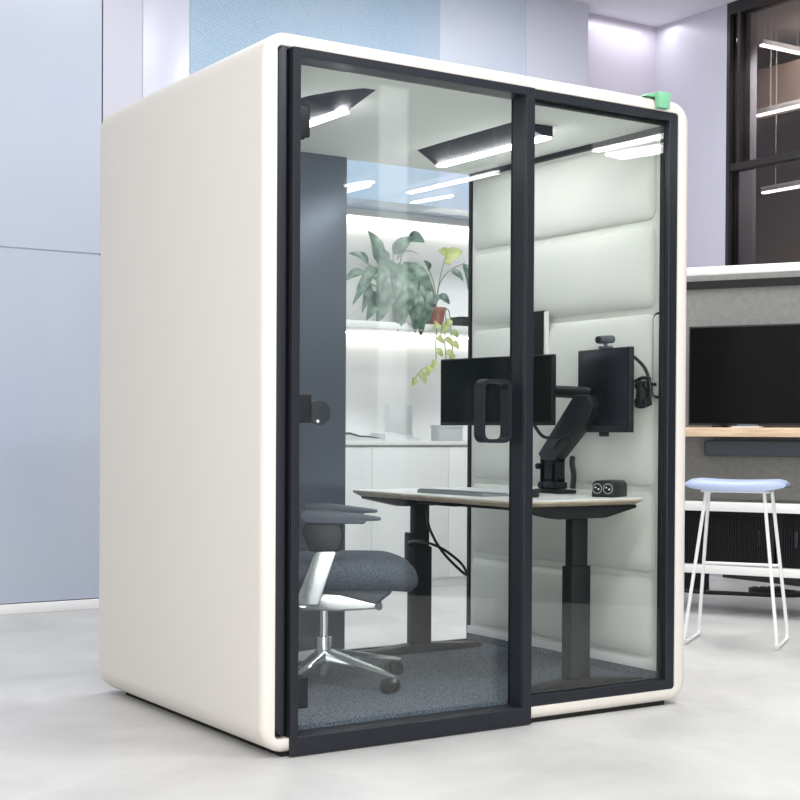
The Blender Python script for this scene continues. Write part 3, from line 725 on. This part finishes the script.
# ------------------------------------------------------------------ pendant lamps of the room (mirrored in the glass front)
def pendant(x, y0, y1, w, z, lab, x1=None, grp='linear pendant lamps'):
    x1 = x if x1 is None else x1; ln = math.hypot(x1-x, y1-y0); rz = math.atan2(y1-y0, x1-x)
    t = thing('pendant_lamp', lab, 'lamp', ((x+x1)/2, (y0+y1)/2, z), rz, grp)
    MB().box(-ln/2, ln/2, -w/2, w/2, .014, .05, .003).build('housing', M['whitematte'], t)
    MB().box(-ln/2+.004, ln/2-.004, -w/2+.004, w/2-.004, 0, .0139, .002).build('diffuser', M['lamp'], t)
    for s in (-1, 1): MB().cyl((s*ln*.4, 0, .05), (s*ln*.4, 0, 3.985-z), .0025, n=6).build('wire', M['steelwhite'], t)
G2 = 'lamps added for streaks reflected in the smoked glass'  # these lamps are added to imitate streaks reflected in the glass
pendant(5.85, 3.44, 3.44, .04, 3.82, 'topmost added lamp for a reflected streak in the smoked glass, sloping down to the right', 6.28, G2)
pendant(5.88, 2.2, 3.50, .04, 3.32, 'middle added lamp for a reflected streak in the smoked glass, above the dark crossbar', 5.88, G2)
pendant(6.0, 2.3, 3.55, .04, 2.775, 'lowest added lamp for a reflected streak in the smoked glass, below the dark crossbar', 6.0, G2)
pendant(2.185, -3.034, -2.84, .05, 2.4, 'short lamp mirrored in the glass door beside the dark rear panel', 2.232)
pendant(2.613, -3.027, -2.143, .05, 2.4, 'longest lamp mirrored across the middle of the glass door', 2.637)
pendant(2.828, -3.326, -2.972, .04, 2.4, 'short lamp mirrored in the glass door just below the longest one', 2.877)
pendant(2.678, -1.546, -.85, .06, 2.4, 'upper of two lamps mirrored at the right pane top corner', 2.72)
pendant(2.85, -1.60, -1.0, .16, 2.4, 'broad lower lamp mirrored at the right pane top corner', 2.97)

def area(name, loc, sx, sy, power, rot=(0, 0, 0), col=(1, 1, 1)):
    l = bpy.data.lights.new(name, 'AREA'); l.shape = 'RECTANGLE'; l.size = sx; l.size_y = sy; l.energy = power; l.color = col
    o = bpy.data.objects.new(name, l); COL.objects.link(o); o.location = loc; o.rotation_euler = rot
    return o
for x, y, e in ((-5, -3, 20), (-5, .2, 16), (-2.3, -2.6, 40), (-.2, -2.2, 50), (1.8, -2.0, 55), (-2.2, .6, 22), (.9, 2.3, 34), (3.4, 2.2, 66), (3.8, .2, 50)):
    area('ceiling_fill', (x, y, 3.97), 1.6, .5, e, col=(.99, .993, 1))  # unseen area lights, added and spread to balance the room light
area('panel_fill', (5.9, 2.9, 3.93), 1.0, .2, 80, (0, math.radians(-35), 0))  # added light that brightens the beige panel behind the smoked glass
area('recess_lamp', (4.95, 3.8, 3.96), .6, .1, 2.2)
area('front_fill', (-3.2, -6.1, 1.7), 5, 3.2, 250, (math.radians(90), 0, math.radians(-18)), (1, .992, .98))  # unseen fill light added to brighten the booth front and interior
w = bpy.data.worlds.new('World'); bpy.context.scene.world = w; w.use_nodes = True
bg = w.node_tree.nodes['Background']; bg.inputs['Color'].default_value = (1.0, .985, .97, 1); bg.inputs['Strength'].default_value = .32

# ------------------------------------------------------------------ camera
f, cy, yaw, pitch, roll = 1430.3571, 449.3235, .581, -.0121, .0053
fw_ = Vector((math.sin(yaw)*math.cos(pitch), math.cos(yaw)*math.cos(pitch), math.sin(pitch)))
rt = Vector((math.cos(yaw), -math.sin(yaw), 0)); up = rt.cross(fw_)
r2 = rt*math.cos(roll)+up*math.sin(roll); u2 = -rt*math.sin(roll)+up*math.cos(roll)
cam = bpy.data.cameras.new('camera'); co = bpy.data.objects.new('camera', cam); COL.objects.link(co)
mm = Matrix.Identity(4)
for i in range(3): mm[i][0] = r2[i]; mm[i][1] = u2[i]; mm[i][2] = -fw_[i]
mm.translation = (-2.0517, -3.8455, 1.0013); co.matrix_world = mm
cam.sensor_width = 36; cam.lens = f*36/800; cam.shift_y = (cy-400)/800; cam.clip_start = .05
sc = bpy.context.scene; sc.camera = co
vs = sc.view_settings; vs.view_transform = 'Standard'; vs.look = 'None'; vs.gamma = 1; vs.exposure = .12
vs.use_curve_mapping = False
